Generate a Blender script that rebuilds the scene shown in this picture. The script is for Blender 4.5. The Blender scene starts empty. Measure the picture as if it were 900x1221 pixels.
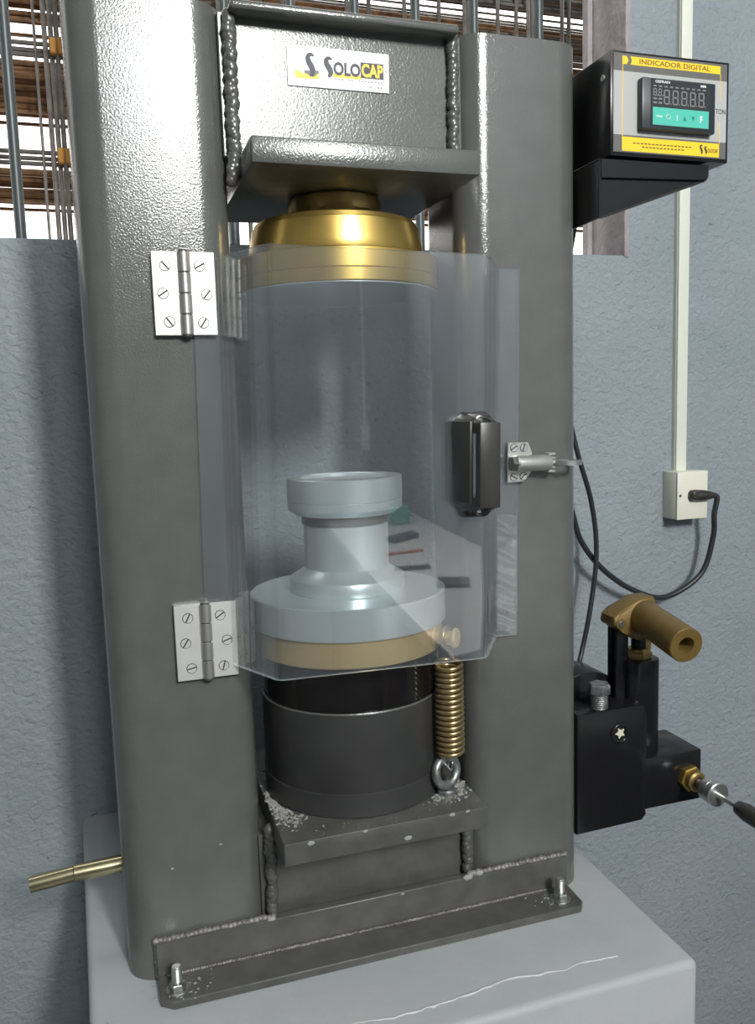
import bpy, bmesh, math, random
from mathutils import Vector, Matrix
random.seed(7)
PI = math.pi
scene = bpy.context.scene
col = scene.collection

# ------------------------------------------------------------------ camera
def make_camera():
    f, yaw, pitch, roll = 996.755, .308069, -.124081, .0311019
    fwd = Vector((math.sin(yaw)*math.cos(pitch), math.cos(yaw)*math.cos(pitch), math.sin(pitch)))
    r = Vector((math.cos(yaw), -math.sin(yaw), 0)); d = fwd.cross(r)
    r2 = math.cos(roll)*r + math.sin(roll)*d
    d2 = -math.sin(roll)*r + math.cos(roll)*d
    cd = bpy.data.cameras.new('camera'); cd.sensor_fit = 'HORIZONTAL'; cd.sensor_width = 36
    cd.lens = f/900*36; cd.clip_start = .01; cd.clip_end = 100
    o = bpy.data.objects.new('camera', cd); col.objects.link(o)
    m = Matrix((r2, -d2, -fwd)).transposed().to_4x4()
    m.translation = Vector((0, -.75, 0))
    o.matrix_world = m
    scene.camera = o
make_camera()

# ------------------------------------------------------------------ light
w = bpy.data.worlds.new('sky'); scene.world = w; w.use_nodes = True
bg = w.node_tree.nodes['Background']; bg.inputs[0].default_value = (1, .985, .96, 1); bg.inputs[1].default_value = 2.6
def area(name, loc, target, sx, sy, power, color):
    l = bpy.data.lights.new(name, 'AREA'); l.shape = 'RECTANGLE'; l.size = sx; l.size_y = sy
    l.energy = power; l.color = color
    o = bpy.data.objects.new(name, l); col.objects.link(o); o.location = loc
    o.rotation_euler = (Vector(target)-Vector(loc)).to_track_quat('-Z', 'Y').to_euler()
# daylight of the tall window in the wall behind the camera, and an added lamp that fills the room
area('window_daylight_left_pane', (.22, -3.27, 1.56), (.22, 0, 1.56), .28, .68, 22, (.96, .985, 1))
area('window_daylight_right_pane', (.68, -3.27, 1.56), (.68, 0, 1.56), .27, .68, 88, (1, .99, .97))
area('added_fill_light', (.55, -1.75, 1.89), (.55, -1.75, 0), 1.0, .16, 6, (1, .98, .94))
vs = scene.view_settings
vs.view_transform = 'Standard'; vs.look = 'None'; vs.gamma = 1; vs.use_curve_mapping = False
vs.exposure = 0.25

# ------------------------------------------------------------------ materials
MAT = {}
def nodes(name):
    m = bpy.data.materials.new(name); m.use_nodes = True; MAT[name] = m
    nt = m.node_tree; return m, nt, nt.nodes['Principled BSDF']
def N(nt, t, **kw):
    n = nt.nodes.new(t)
    for k, v in kw.items():
        if k in n.inputs: n.inputs[k].default_value = v
        else: setattr(n, k, v)
    return n
def mat(name, color, rough=.5, metal=0, spec=.5, var=0, vscale=40, bump=0, bscale=200, bdist=.001, detail=3, color2=None, rvar=0, coat=0, emit=0):
    m, nt, b = nodes(name)
    b.inputs['Base Color'].default_value = (*color, 1); b.inputs['Roughness'].default_value = rough
    b.inputs['Metallic'].default_value = metal; b.inputs['Specular IOR Level'].default_value = spec
    if coat: b.inputs['Coat Weight'].default_value = coat; b.inputs['Coat Roughness'].default_value = .08
    tc = N(nt, 'ShaderNodeTexCoord')
    if var:
        nz = N(nt, 'ShaderNodeTexNoise', Scale=vscale, Detail=5.0); nt.links.new(tc.outputs['Object'], nz.inputs['Vector'])
        cr = N(nt, 'ShaderNodeValToRGB'); c2 = color2 or tuple(c*(1-var) for c in color)
        cr.color_ramp.elements[0].position = .35; cr.color_ramp.elements[1].position = .65
        cr.color_ramp.elements[0].color = (*c2, 1); cr.color_ramp.elements[1].color = (*color, 1)
        nt.links.new(nz.outputs['Fac'], cr.inputs[0]); nt.links.new(cr.outputs[0], b.inputs['Base Color'])
        if rvar:
            mr = N(nt, 'ShaderNodeMapRange'); mr.inputs['To Min'].default_value = rough-rvar; mr.inputs['To Max'].default_value = rough+rvar
            nt.links.new(nz.outputs['Fac'], mr.inputs['Value']); nt.links.new(mr.outputs[0], b.inputs['Roughness'])
    if bump:
        n2 = N(nt, 'ShaderNodeTexNoise', Scale=bscale, Detail=float(detail)); nt.links.new(tc.outputs['Object'], n2.inputs['Vector'])
        bp = N(nt, 'ShaderNodeBump', Strength=bump, Distance=bdist); nt.links.new(n2.outputs['Fac'], bp.inputs['Height'])
        nt.links.new(bp.outputs[0], b.inputs['Normal'])
    if emit: b.inputs['Emission Color'].default_value = (*color, 1); b.inputs['Emission Strength'].default_value = emit
    return m
mat('hammer', (.125, .128, .12), .16, .12, .7, var=.10, vscale=30, bump=.42, bscale=600, bdist=.0005, detail=2)
mat('hammer_plate', (.125, .13, .12), .22, .15, .9, var=.12, vscale=30, bump=.5, bscale=560, bdist=.0006, detail=2)
mat('beam_paint', (.125, .13, .122), .20, .08, .35, var=.10, vscale=30, bump=.30, bscale=560, bdist=.0005, detail=2)
mat('base_paint', (.115, .115, .11), .40, .2, .5, var=.3, vscale=45, bump=.3, bscale=220, bdist=.0006, color2=(.085, .085, .08))
mat('weld', (.13, .132, .125), .27, .3, .6, bump=.5, bscale=260, bdist=.001)
mat('base_weld', (.26, .25, .235), .45, .2, .5, var=.5, vscale=120, bump=.5, bscale=260, bdist=.001)
mat('black_paint', (.010, .010, .011), .22, 0, .4, bump=.05, bscale=150, bdist=.0005)
mat('black_gloss', (.012, .011, .011), .10, 0, .5, var=.3, vscale=14)
mat('barrel_paint', (.045, .045, .045), .42, .1, .5, var=.2, vscale=20)
mat('black_plastic', (.035, .034, .032), .33, 0, .5)
mat('rubber', (.022, .027, .03), .40, 0, .5)
mat('brass', (.62, .43, .12), .30, .9, .5, var=.12, vscale=18, rvar=.04)
mat('brass_dull', (.50, .36, .14), .38, .85, .5, var=.2, vscale=30)
mat('bronze_paint', (.21, .138, .04), .42, .35, .5, var=.15, vscale=60, bump=.15, bscale=300, bdist=.0005)
mat('gold_disc', (.66, .49, .24), .38, .5, .5, var=.08, vscale=20)
mat('steel', (.72, .78, .79), .28, .6, .5)
mat('steel_dark', (.20, .20, .19), .4, .8, .5)
mat('zinc', (.62, .64, .62), .30, .9, .5, var=.2, vscale=120)
mat('galvanised', (.42, .44, .43), .42, .85, .5, var=.5, vscale=180, bump=.4, bscale=400, bdist=.0008)
mat('hinge_steel', (.66, .66, .63), .42, .5, .5, var=.05, vscale=50)
mat('knuckle', (.50, .49, .46), .36, .85, .5)
mat('slot', (.05, .05, .05), .6)
mat('latch', (.62, .62, .58), .33, .75, .5, var=.1, vscale=100)
mat('tube_brass', (.55, .49, .30), .22, .95, .5, var=.2, vscale=60)
mat('spring', (.50, .39, .20), .28, .9, .5, var=.15, vscale=150)
mat('white_label', (.80, .80, .78), .4)
mat('ink', (.035, .035, .05), .5)
mat('ink_grey', (.30, .30, .30), .5)
mat('ink_brown', (.13, .05, .02), .5)
mat('yellow', (.90, .60, .015), .45)
mat('panel_grey', (.42, .43, .42), .45)
mat('panel_dark', (.115, .115, .108), .45)
mat('module', (.022, .030, .036), .35)
mat('window_black', (.030, .034, .036), .22)
mat('segment', (.22, .22, .21), .5)
mat('teal', (.075, .50, .39), .4)
mat('teal_dark', (.02, .22, .17), .4)
mat('pale_print', (.55, .72, .68), .5)
mat('white_print', (.75, .77, .77), .5)
mat('cream', (.74, .73, .62), .42)
mat('duct', (.74, .76, .66), .45)
mat('rust', (.23, .12, .055), .7, .2, .3, var=.45, vscale=30)
mat('rust_tie', (.42, .19, .03), .7)
mat('wire', (.20, .18, .16), .5, .5, .5, var=.4, vscale=60)
mat('bar_paint', (.075, .09, .09), .4, .2, .5)
mat('reveal', (.44, .40, .41), .85, var=.3, vscale=25, bump=.7, bscale=60, bdist=.006)
mat('dust', (.34, .34, .31), .9, var=.3, vscale=300)
mat('crust', (.30, .31, .30), .8, bump=.5, bscale=200, bdist=.002)
mat('ridge', (.52, .54, .54), .7)
mat('pad', (.42, .44, .44), .5)
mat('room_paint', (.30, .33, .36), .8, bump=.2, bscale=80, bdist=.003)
mat('room_paint_shaded', (.13, .14, .15), .8, bump=.2, bscale=80, bdist=.003)  # darkened copy of the room paint, so the column edge mirrors a dark side
mat('ceiling_paint', (.36, .36, .35), .9, bump=.1, bscale=60, bdist=.003)
mat('floor_tile', (.22, .215, .21), .4, var=.1, vscale=3)
mat('earth', (.20, .16, .12), .9, var=.3, vscale=4)
mat('bench_white', (.75, .75, .74), .35)
mat('wood', (.30, .20, .11), .5, var=.3, vscale=12)
mat('orange', (.75, .2, .05), .5)
mat('dark_item', (.05, .05, .06), .4)
mat('frosted', (.85, .9, .95), .5, emit=1.0)
mat('lamp_white', (.9, .9, .88), .4)
mat('star', (.62, .62, .48), .4)

def stucco():
    m, nt, b = nodes('stucco')
    tc = N(nt, 'ShaderNodeTexCoord')
    mp = N(nt, 'ShaderNodeMapping'); mp.inputs['Scale'].default_value = (1, 1, 1.25)
    nt.links.new(tc.outputs['Object'], mp.inputs['Vector'])
    big = N(nt, 'ShaderNodeTexNoise', Scale=5.0, Detail=4.0); nt.links.new(mp.outputs[0], big.inputs['Vector'])
    cr = N(nt, 'ShaderNodeValToRGB')
    cr.color_ramp.elements[0].position = .3; cr.color_ramp.elements[0].color = (.235, .275, .300, 1)
    cr.color_ramp.elements[1].position = .7; cr.color_ramp.elements[1].color = (.275, .315, .335, 1)
    nt.links.new(big.outputs['Fac'], cr.inputs[0])
    worm = N(nt, 'ShaderNodeTexNoise', Scale=95.0, Detail=3.0, Distortion=.6); nt.links.new(mp.outputs[0], worm.inputs['Vector'])
    # short hairline cracks and pits of the sprayed plaster
    ln = N(nt, 'ShaderNodeTexNoise', Scale=85.0, Detail=2.0, Distortion=.8); nt.links.new(mp.outputs[0], ln.inputs['Vector'])
    d0 = N(nt, 'ShaderNodeMath', operation='SUBTRACT'); d0.inputs[1].default_value = .5; nt.links.new(ln.outputs['Fac'], d0.inputs[0])
    d1 = N(nt, 'ShaderNodeMath', operation='ABSOLUTE'); nt.links.new(d0.outputs[0], d1.inputs[0])
    lr = N(nt, 'ShaderNodeMapRange'); lr.inputs['From Max'].default_value = .016; lr.inputs['To Min'].default_value = 1.0; lr.inputs['To Max'].default_value = 0.0
    nt.links.new(d1.outputs[0], lr.inputs['Value'])
    mk = N(nt, 'ShaderNodeTexNoise', Scale=70.0, Detail=3.0); nt.links.new(mp.outputs[0], mk.inputs['Vector'])
    mkr = N(nt, 'ShaderNodeMapRange'); mkr.inputs['From Min'].default_value = .54; mkr.inputs['From Max'].default_value = .66; nt.links.new(mk.outputs['Fac'], mkr.inputs['Value'])
    ml = N(nt, 'ShaderNodeMath', operation='MULTIPLY'); nt.links.new(lr.outputs[0], ml.inputs[0]); nt.links.new(mkr.outputs[0], ml.inputs[1])
    pr = N(nt, 'ShaderNodeValToRGB'); pr.color_ramp.elements[0].color = (1, 1, 1, 1); pr.color_ramp.elements[1].color = (.30, .30, .30, 1)
    nt.links.new(ml.outputs[0], pr.inputs[0])
    mx = N(nt, 'ShaderNodeMix', data_type='RGBA', blend_type='MULTIPLY'); mx.inputs['Factor'].default_value = .9
    nt.links.new(cr.outputs[0], mx.inputs['A']); nt.links.new(pr.outputs[0], mx.inputs['B'])
    nt.links.new(mx.outputs['Result'], b.inputs['Base Color'])
    b.inputs['Roughness'].default_value = .62
    bp = N(nt, 'ShaderNodeBump', Strength=.85, Distance=.004); nt.links.new(worm.outputs['Fac'], bp.inputs['Height'])
    nt.links.new(bp.outputs[0], b.inputs['Normal'])
stucco()
def pedestal_mat():
    m, nt, b = nodes('pedestal_paint')
    tc = N(nt, 'ShaderNodeTexCoord')
    n1 = N(nt, 'ShaderNodeTexNoise', Scale=9.0, Detail=6.0); nt.links.new(tc.outputs['Object'], n1.inputs['Vector'])
    cr = N(nt, 'ShaderNodeValToRGB')
    cr.color_ramp.elements[0].position = .3; cr.color_ramp.elements[0].color = (.35, .38, .385, 1)
    cr.color_ramp.elements[1].position = .7; cr.color_ramp.elements[1].color = (.41, .43, .43, 1)
    nt.links.new(n1.outputs['Fac'], cr.inputs[0]); nt.links.new(cr.outputs[0], b.inputs['Base Color'])
    b.inputs['Roughness'].default_value = .55
    n2 = N(nt, 'ShaderNodeTexNoise', Scale=40.0, Detail=4.0); nt.links.new(tc.outputs['Object'], n2.inputs['Vector'])
    bp = N(nt, 'ShaderNodeBump', Strength=.3, Distance=.003); nt.links.new(n2.outputs['Fac'], bp.inputs['Height'])
    nt.links.new(bp.outputs[0], b.inputs['Normal'])
pedestal_mat()
def acrylic(name, refl, haze, tint):
    # clear sheet: see-through, glossy on its faces, with scuffs and a pale haze that paints in reflected room light
    m, nt, b = nodes(name); nt.nodes.remove(b)
    out = nt.nodes['Material Output']
    tr = N(nt, 'ShaderNodeBsdfTransparent'); tr.inputs[0].default_value = (*tint, 1)
    gl = N(nt, 'ShaderNodeBsdfGlossy'); gl.inputs['Roughness'].default_value = .02; gl.inputs['Color'].default_value = (1, 1, 1, 1)
    df = N(nt, 'ShaderNodeBsdfDiffuse'); df.inputs[0].default_value = (.72, .78, .82, 1)
    fr = N(nt, 'ShaderNodeFresnel', IOR=1.49)
    mul = N(nt, 'ShaderNodeMath', operation='MULTIPLY'); mul.inputs[1].default_value = refl
    nt.links.new(fr.outputs[0], mul.inputs[0])
    cap_ = N(nt, 'ShaderNodeMath', operation='MINIMUM'); cap_.inputs[1].default_value = .24; nt.links.new(mul.outputs[0], cap_.inputs[0]); mul = cap_
    tc = N(nt, 'ShaderNodeTexCoord'); nz = N(nt, 'ShaderNodeTexNoise', Scale=14.0, Detail=6.0); nt.links.new(tc.outputs['Object'], nz.inputs['Vector'])
    mr = N(nt, 'ShaderNodeMapRange'); mr.inputs['From Min'].default_value = .3; mr.inputs['From Max'].default_value = .75
    mr.inputs['To Min'].default_value = haze*.7; mr.inputs['To Max'].default_value = haze*1.4
    nt.links.new(nz.outputs['Fac'], mr.inputs['Value'])
    m1 = N(nt, 'ShaderNodeMixShader'); nt.links.new(mr.outputs[0], m1.inputs[0]); nt.links.new(tr.outputs[0], m1.inputs[1]); nt.links.new(df.outputs[0], m1.inputs[2])
    m2 = N(nt, 'ShaderNodeMixShader'); nt.links.new(mul.outputs[0], m2.inputs[0]); nt.links.new(m1.outputs[0], m2.inputs[1]); nt.links.new(gl.outputs[0], m2.inputs[2])
    nt.links.new(m2.outputs[0], out.inputs[0])
acrylic('acrylic', 2.1, .026, (.965, .98, .985))
acrylic('tape', 2.0, .05, (.95, .96, .96))
acrylic('acrylic_edge', 2.0, .35, (.9, .93, .93))

# ------------------------------------------------------------------ mesh helpers
XF = [Matrix.Identity(4)]
ORG = {}
def link(o, parent=None):
    col.objects.link(o)
    if parent is not None:
        o.parent = parent
        o.matrix_parent_inverse = Matrix.Translation(-ORG.get(parent.name, Vector((0, 0, 0))))
    return o
def tag(o, label=None, cat=None, group=None, kind=None):
    if label: o['label'] = label
    if cat: o['category'] = cat
    if group: o['group'] = group
    if kind: o['kind'] = kind
    return o
def thing(name, loc, label, cat, group=None, kind=None):
    o = bpy.data.objects.new(name, None); o.empty_display_size = .02; o.location = loc
    col.objects.link(o); ORG[o.name] = Vector(loc)
    return tag(o, label, cat, group, kind)
def build(name, bm, m, parent=None, sharp=38, label=None, mats=None):
    me = bpy.data.meshes.new(name)
    bmesh.ops.recalc_face_normals(bm, faces=bm.faces)
    bm.transform(XF[-1])
    bm.to_mesh(me); bm.free()
    me.polygons.foreach_set('use_smooth', [True]*len(me.polygons))
    me.set_sharp_from_angle(angle=math.radians(sharp))
    for mm in (mats or [m]): me.materials.append(MAT[mm])
    o = bpy.data.objects.new(name, me); link(o, parent)
    if label: o['label'] = label
    return o
def merge(dst, src):
    me = bpy.data.meshes.new('tmp'); src.to_mesh(me); src.free(); dst.from_mesh(me); bpy.data.meshes.remove(me)
def box(bm, x0, x1, y0, y1, z0, z1, bev=0, seg=2):
    t = bmesh.new()
    vs_ = [t.verts.new(p) for p in ((x0,y0,z0),(x1,y0,z0),(x1,y1,z0),(x0,y1,z0),(x0,y0,z1),(x1,y0,z1),(x1,y1,z1),(x0,y1,z1))]
    for f in ((0,3,2,1),(4,5,6,7),(0,1,5,4),(1,2,6,5),(2,3,7,6),(3,0,4,7)): t.faces.new([vs_[i] for i in f])
    if bev: bmesh.ops.bevel(t, geom=t.edges[:], offset=bev, segments=seg, affect='EDGES', profile=.5)
    merge(bm, t); return bm
def prism(bm, pts, axis, a, b, bev=0, seg=2):
    # pts: 2-D outline. axis 'Z': (x,y), 'Y': (x,z), 'X': (y,z)
    t = bmesh.new()
    def P(p, h): return {'Z': (p[0], p[1], h), 'Y': (p[0], h, p[1]), 'X': (h, p[0], p[1])}[axis]
    A = [t.verts.new(P(p, a)) for p in pts]; B = [t.verts.new(P(p, b)) for p in pts]
    n = len(pts)
    fa = t.faces.new(A); fb = t.faces.new(B[::-1])
    for i in range(n): t.faces.new((A[i], A[(i+1) % n], B[(i+1) % n], B[i]))
    if bev:
        es = [e for e in t.edges if e in fa.edges[:] or e in fb.edges[:]]
        bmesh.ops.bevel(t, geom=es, offset=bev, segments=seg, affect='EDGES', profile=.5)
    merge(bm, t); return bm
def frame(p, d):
    return Matrix.Translation(Vector(p)) @ Vector(d).to_track_quat('Z', 'Y').to_matrix().to_4x4()
def lathe(bm, prof, M, seg=48, closed=True):
    t = bmesh.new(); rings = []
    for r, z in prof:
        if r < 1e-6: rings.append([t.verts.new((0, 0, z))])
        else: rings.append([t.verts.new((r*math.cos(2*PI*i/seg), r*math.sin(2*PI*i/seg), z)) for i in range(seg)])
    for a, b in zip(rings, rings[1:]):
        for i in range(seg):
            j = (i+1) % seg
            if len(a) == 1 and len(b) == 1: continue
            if len(a) == 1: t.faces.new((a[0], b[i], b[j]))
            elif len(b) == 1: t.faces.new((a[i], a[j], b[0]))
            else: t.faces.new((a[i], a[j], b[j], b[i]))
    if closed:
        for rg in (rings[0], rings[-1]):
            if len(rg) > 2: t.faces.new(rg)
    bmesh.ops.recalc_face_normals(t, faces=t.faces)
    t.transform(M); merge(bm, t); return bm
def cyl(bm, p, q, r, seg=24, r2=None, bev=0):
    L = (Vector(q)-Vector(p)).length; r2 = r if r2 is None else r2
    if bev: prof = [(r-bev, 0), (r, bev), (r2, L-bev), (r2-bev, L)]
    else: prof = [(r, 0), (r2, L)]
    return lathe(bm, prof, frame(p, Vector(q)-Vector(p)), seg)
def hexa(bm, p, q, r, rot=0): 
    L = (Vector(q)-Vector(p)).length
    return lathe(bm, [(r*.93, 0), (r, L*.1), (r, L*.85), (r*.9, L)], frame(p, Vector(q)-Vector(p)) @ Matrix.Rotation(rot, 4, 'Z'), 6)
def tube(bm, pts, r, seg=10, cap=True, radii=None):
    t = bmesh.new(); pts = [Vector(p) for p in pts]; rings = []; up = None
    for i, p in enumerate(pts):
        d = (pts[min(i+1, len(pts)-1)]-pts[max(i-1, 0)]).normalized()
        if up is None:
            up = d.orthogonal().normalized()
        else:
            up = (up - d*up.dot(d)).normalized()
        s = d.cross(up); rr = radii[i] if radii else r
        rings.append([t.verts.new(p + rr*(math.cos(2*PI*k/seg)*up + math.sin(2*PI*k/seg)*s)) for k in range(seg)])
    for a, b in zip(rings, rings[1:]):
        for k in range(seg): t.faces.new((a[k], a[(k+1) % seg], b[(k+1) % seg], b[k]))
    if cap: t.faces.new(rings[0]); t.faces.new(rings[-1])
    bmesh.ops.recalc_face_normals(t, faces=t.faces)
    merge(bm, t); return bm
def spline(pts, n=8):
    pts = [Vector(p) for p in pts]; out = []
    for i in range(len(pts)-1):
        p0 = pts[max(i-1, 0)]; p1 = pts[i]; p2 = pts[i+1]; p3 = pts[min(i+2, len(pts)-1)]
        for k in range(n):
            t = k/n
            out.append(.5*((2*p1)+(p2-p0)*t+(2*p0-5*p1+4*p2-p3)*t*t+(3*p1-p0-3*p2+p3)*t**3))
    out.append(pts[-1]); return out
def torus(bm, M, R, r, seg=32, rs=10, a0=0, a1=2*PI):
    if a1-a0 > 6.28:
        t = bmesh.new(); g = [[t.verts.new(((R+r*math.cos(v))*math.cos(u), (R+r*math.cos(v))*math.sin(u), r*math.sin(v))) for v in [2*PI*k/rs for k in range(rs)]] for u in [2*PI*i/seg for i in range(seg)]]
        for i in range(seg):
            for k in range(rs): t.faces.new((g[i][k], g[(i+1) % seg][k], g[(i+1) % seg][(k+1) % rs], g[i][(k+1) % rs]))
        t.transform(M); merge(bm, t)
    else:
        tube(bm, [M @ Vector((R*math.cos(a0+(a1-a0)*i/seg), R*math.sin(a0+(a1-a0)*i/seg), 0)) for i in range(seg+1)], r, rs)
    return bm
def lump(bm, p, r, sc=(1, 1, 1), sub=2):
    t = bmesh.new(); bmesh.ops.create_icosphere(t, subdivisions=sub, radius=r)
    for v in t.verts: v.co = Vector((v.co.x*sc[0], v.co.y*sc[1], v.co.z*sc[2])) * random.uniform(.9, 1.1) + Vector(p)
    merge(bm, t); return bm
def rrect(x0, x1, y0, y1, r, n=8):
    out = []
    for cx, cy, a in ((x1-r, y1-r, 0), (x0+r, y1-r, 90), (x0+r, y0+r, 180), (x1-r, y0+r, 270)):
        for i in range(n+1):
            t = math.radians(a+90*i/n); out.append((cx+r*math.cos(t), cy+r*math.sin(t)))
    return out
def text(name, s, x0, x1, z0, z1, y, m, parent, bold=.0, depth=.00012, shear=0):
    # lettering fitted to a rectangle on a plane that faces the camera side (-Y)
    c = bpy.data.curves.new('t', 'FONT'); c.body = s; c.size = 1; c.offset = bold; c.extrude = .01; c.shear = shear; c.resolution_u = 3
    o = bpy.data.objects.new('t', c); col.objects.link(o)
    me = bpy.data.meshes.new_from_object(o.evaluated_get(bpy.context.evaluated_depsgraph_get()))
    bpy.data.objects.remove(o); bpy.data.curves.remove(c)
    xs = [v.co.x for v in me.vertices]; ys = [v.co.y for v in me.vertices]
    ax, bx, ay, by = min(xs), max(xs), min(ys), max(ys)
    for v in me.vertices:
        p = Vector((x0+(v.co.x-ax)/(bx-ax)*(x1-x0), y-depth*(v.co.z/.01*.5+.5), z0+(v.co.y-ay)/(by-ay)*(z1-z0)))
        v.co = XF[-1] @ p
    me.name = name; me.materials.clear(); me.materials.append(MAT[m])
    o = bpy.data.objects.new(name, me); link(o, parent); return o
def weld(name, p, q, r, parent, m='weld', step=.0028, n=None):
    bm = bmesh.new(); p = Vector(p); q = Vector(q); L = (q-p).length; k = max(2, int(L/step))
    for i in range(k+1):
        c = p.lerp(q, i/k)+Vector((random.uniform(-1, 1), random.uniform(-.5, .5), random.uniform(-1, 1)))*r*.22
        rr = r*random.uniform(.88, 1.08); d = (q-p).normalized()
        sc = tuple(1.25 if abs(d[a]) > .7 else 1 for a in range(3))
        lump(bm, c, rr, sc, 2)
    return build(name, bm, m, parent, sharp=60)
def plate_poly(bm, pts, y0, y1): return prism(bm, pts, 'Y', y0, y1)

# ================================================================== the setting
X0, X1, YF, YB, ZF, ZC = -1.5, 1.5, -3.3, .36, -1.4, 2.0
OX0, OX1, OZ0, OZ1 = -.9, .757, .214, 1.15          # window opening beside the press
def struct(name, bm, m, sharp=38):
    return tag(build(name, bm, m, None, sharp), kind='structure')
struct('floor', box(bmesh.new(), X0-.1, X1+.1, YF-.1, YB+.1, ZF-.05, ZF), 'floor_tile')
struct('ceiling', box(bmesh.new(), X0-.1, X1+.1, YF-.1, YB+.1, ZC, ZC+.05), 'ceiling_paint')
b = bmesh.new()
box(b, X0-.1, X1+.1, YB, YB+.1, ZF, OZ0); box(b, X0-.1, X1+.1, YB, YB+.1, OZ1, ZC)
box(b, X0-.1, OX0, YB, YB+.1, OZ0, OZ1); box(b, OX1, X1+.1, YB, YB+.1, OZ0, OZ1)
struct('wall_back', b, 'stucco')
struct('wall_left', box(bmesh.new(), X0-.1, X0, YF-.1, YB, ZF, ZC), 'room_paint_shaded')
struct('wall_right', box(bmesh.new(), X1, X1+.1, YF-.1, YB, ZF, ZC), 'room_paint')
b = bmesh.new(); wx0, wx1, wz0, wz1 = -.01, .86, 1.19, 1.93
box(b, X0, X1, YF-.1, YF, ZF, wz0); box(b, X0, X1, YF-.1, YF, wz1, ZC); box(b, X0, wx0, YF-.1, YF, wz0, wz1); box(b, wx1, X1, YF-.1, YF, wz0, wz1)
struct('wall_front', b, 'room_paint')
b = bmesh.new()
for a in ((wx0, wx0+.02, wz0, wz1), (wx1-.02, wx1, wz0, wz1), (.385, .465, wz0, wz1), (wx0, wx1, wz0, wz0+.02), (wx0, wx1, wz1-.02, wz1)):
    box(b, a[0], a[1], YF-.04, YF-.002, a[2], a[3])
w2 = struct('window_2', b, 'lamp_white')
box_ = box(bmesh.new(), wx0+.02, wx1-.02, YF-.03, YF-.025, wz0+.02, wz1-.02)
build('pane', box_, 'frosted', w2)
struct('ground', box(bmesh.new(), -3, 4, YB+.1, 6, ZF-.05, ZF), 'earth')
# rough plaster of the window reveal
b = bmesh.new(); box(b, OX1-.006, OX1+.004, YB-.0025, YB+.1, OZ0-.003, OZ1, .003, 2)
struct('trim_1', b, 'reveal')
# window grille behind the press
b = bmesh.new()
box(b, OX1-.014, OX1-.006, YB+.085, YB+.1, OZ0, OZ1); box(b, OX0, OX1, YB+.085, YB+.1, OZ1-.03, OZ1)
w1 = struct('window_1', b, 'reveal')
for i in range(-12, 5):
    x = .2715+.0895*i+(.015 if i == 4 else 0)
    if x < OX0+.02: continue
    b = bmesh.new(); cyl(b, (x, .42, OZ0-.001), (x, .42, OZ1), .0068, 12); build('bar', b, 'bar_paint', w1)

# ================================================================== things outside
rack = thing('storage_rack', (.3, .75, ZF), 'wire-mesh storage rack outside the barred window, tied with rusty clips', 'rack')
def rod_mesh(name, L, r, m, seg=8):
    bm = bmesh.new(); cyl(bm, (-L/2, 0, 0), (L/2, 0, 0), r, seg); me = bpy.data.meshes.new(name)
    bm.to_mesh(me); bm.free(); me.polygons.foreach_set('use_smooth', [True]*len(me.polygons)); me.set_sharp_from_angle(angle=.7); me.materials.append(MAT[m]); return me
wire_h = rod_mesh('crosswire', 2.6, .0034, 'wire')
for zc in (.402, .562, .722):
    for dz, yy in ((-.009, .60), (0, .606), (.007, .60)):
        o = bpy.data.objects.new('crosswire', wire_h); o.location = (.35, yy, zc*(1.35/1.45)+dz); link(o, rack)
fine = rod_mesh('crosswire', 1.15, .0019, 'wire')
for k in range(16):
    o = bpy.data.objects.new('crosswire', fine); o.location = (.78+random.uniform(-.03, .03), .612+.004*(k % 3), .585+.0085*k+random.uniform(-.002, .002)); link(o, rack)
wire_v = bpy.data.meshes.new('upright_wire')
b = bmesh.new(); cyl(b, (0, 0, ZF), (0, 0, 1.2), .0036, 8); b.to_mesh(wire_v); b.free(); wire_v.materials.append(MAT['wire']); wire_v.polygons.foreach_set('use_smooth', [True]*len(wire_v.polygons))
ux = [-.047, -.039, -.031, -.022, -.014] + [-.061+0*1] + [.1, .12, .14, .168, .2, .235, .262, .30, .40, .418, .436, .50, .515, .56, .60, .612, .66, .70, .716, .73, .78, .80]
for i, x in enumerate(ux):
    o = bpy.data.objects.new('upright_wire', wire_v); o.location = (x, .585+.012*(i % 2), 0)
    if i == 5: o.scale = (.6, .6, 1)
    link(o, rack)
for zc in (.402, .562, .722):
    for x in (-.036, -.026, .428, .606):
        b = bmesh.new(); box(b, x-.005, x+.004, .578, .59, zc*(1.35/1.45)-.012, zc*(1.35/1.45)+.010, .002, 1); build('rusty_clip', b, 'rust_tie', rack)
for zc in (.336, .4685, .603, .735):
    for yy in (.694, .752):
        b = bmesh.new(); box(b, -.95, 1.6, yy, yy+.006, zc-.003, zc+.001); build('shelf_bar', b, 'rust', rack)
rod_me = rod_mesh('rod', 2.5, .0052, 'rust'); rod_thin = rod_mesh('rod', 2.5, .0030, 'rust')
names = ['lowest bundle of rusty steel rods behind the window bars', 'middle bundle of rusty steel rods behind the window bars', 'upper bundle of rusty steel rods behind the window bars', 'topmost bundle of rusty steel rods behind the window bars']
for bi, (z0, z1) in enumerate(((.338, .386), (.4715, .546), (.606, .684), (.738, .85))):
    bd = thing('rod_bundle', (.35, .72, z0-.002), names[bi], 'rod bundle', 'rusty rod bundles outside')
    rows = int((z1-z0)/.0088)
    for k in range(rows):
        for yy in (.700, .735):
            if random.random() < (.35 if bi == 3 else .10): continue
            o = bpy.data.objects.new('rod', rod_me if random.random() < .7 else rod_thin)
            o.location = (.35+random.uniform(-.1, .1), yy+random.uniform(-.004, .012), z0+.0052+k*.0088)
            o.rotation_euler = (0, random.uniform(-.0015, .0015), random.uniform(-.004, .004)); link(o, bd)

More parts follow.
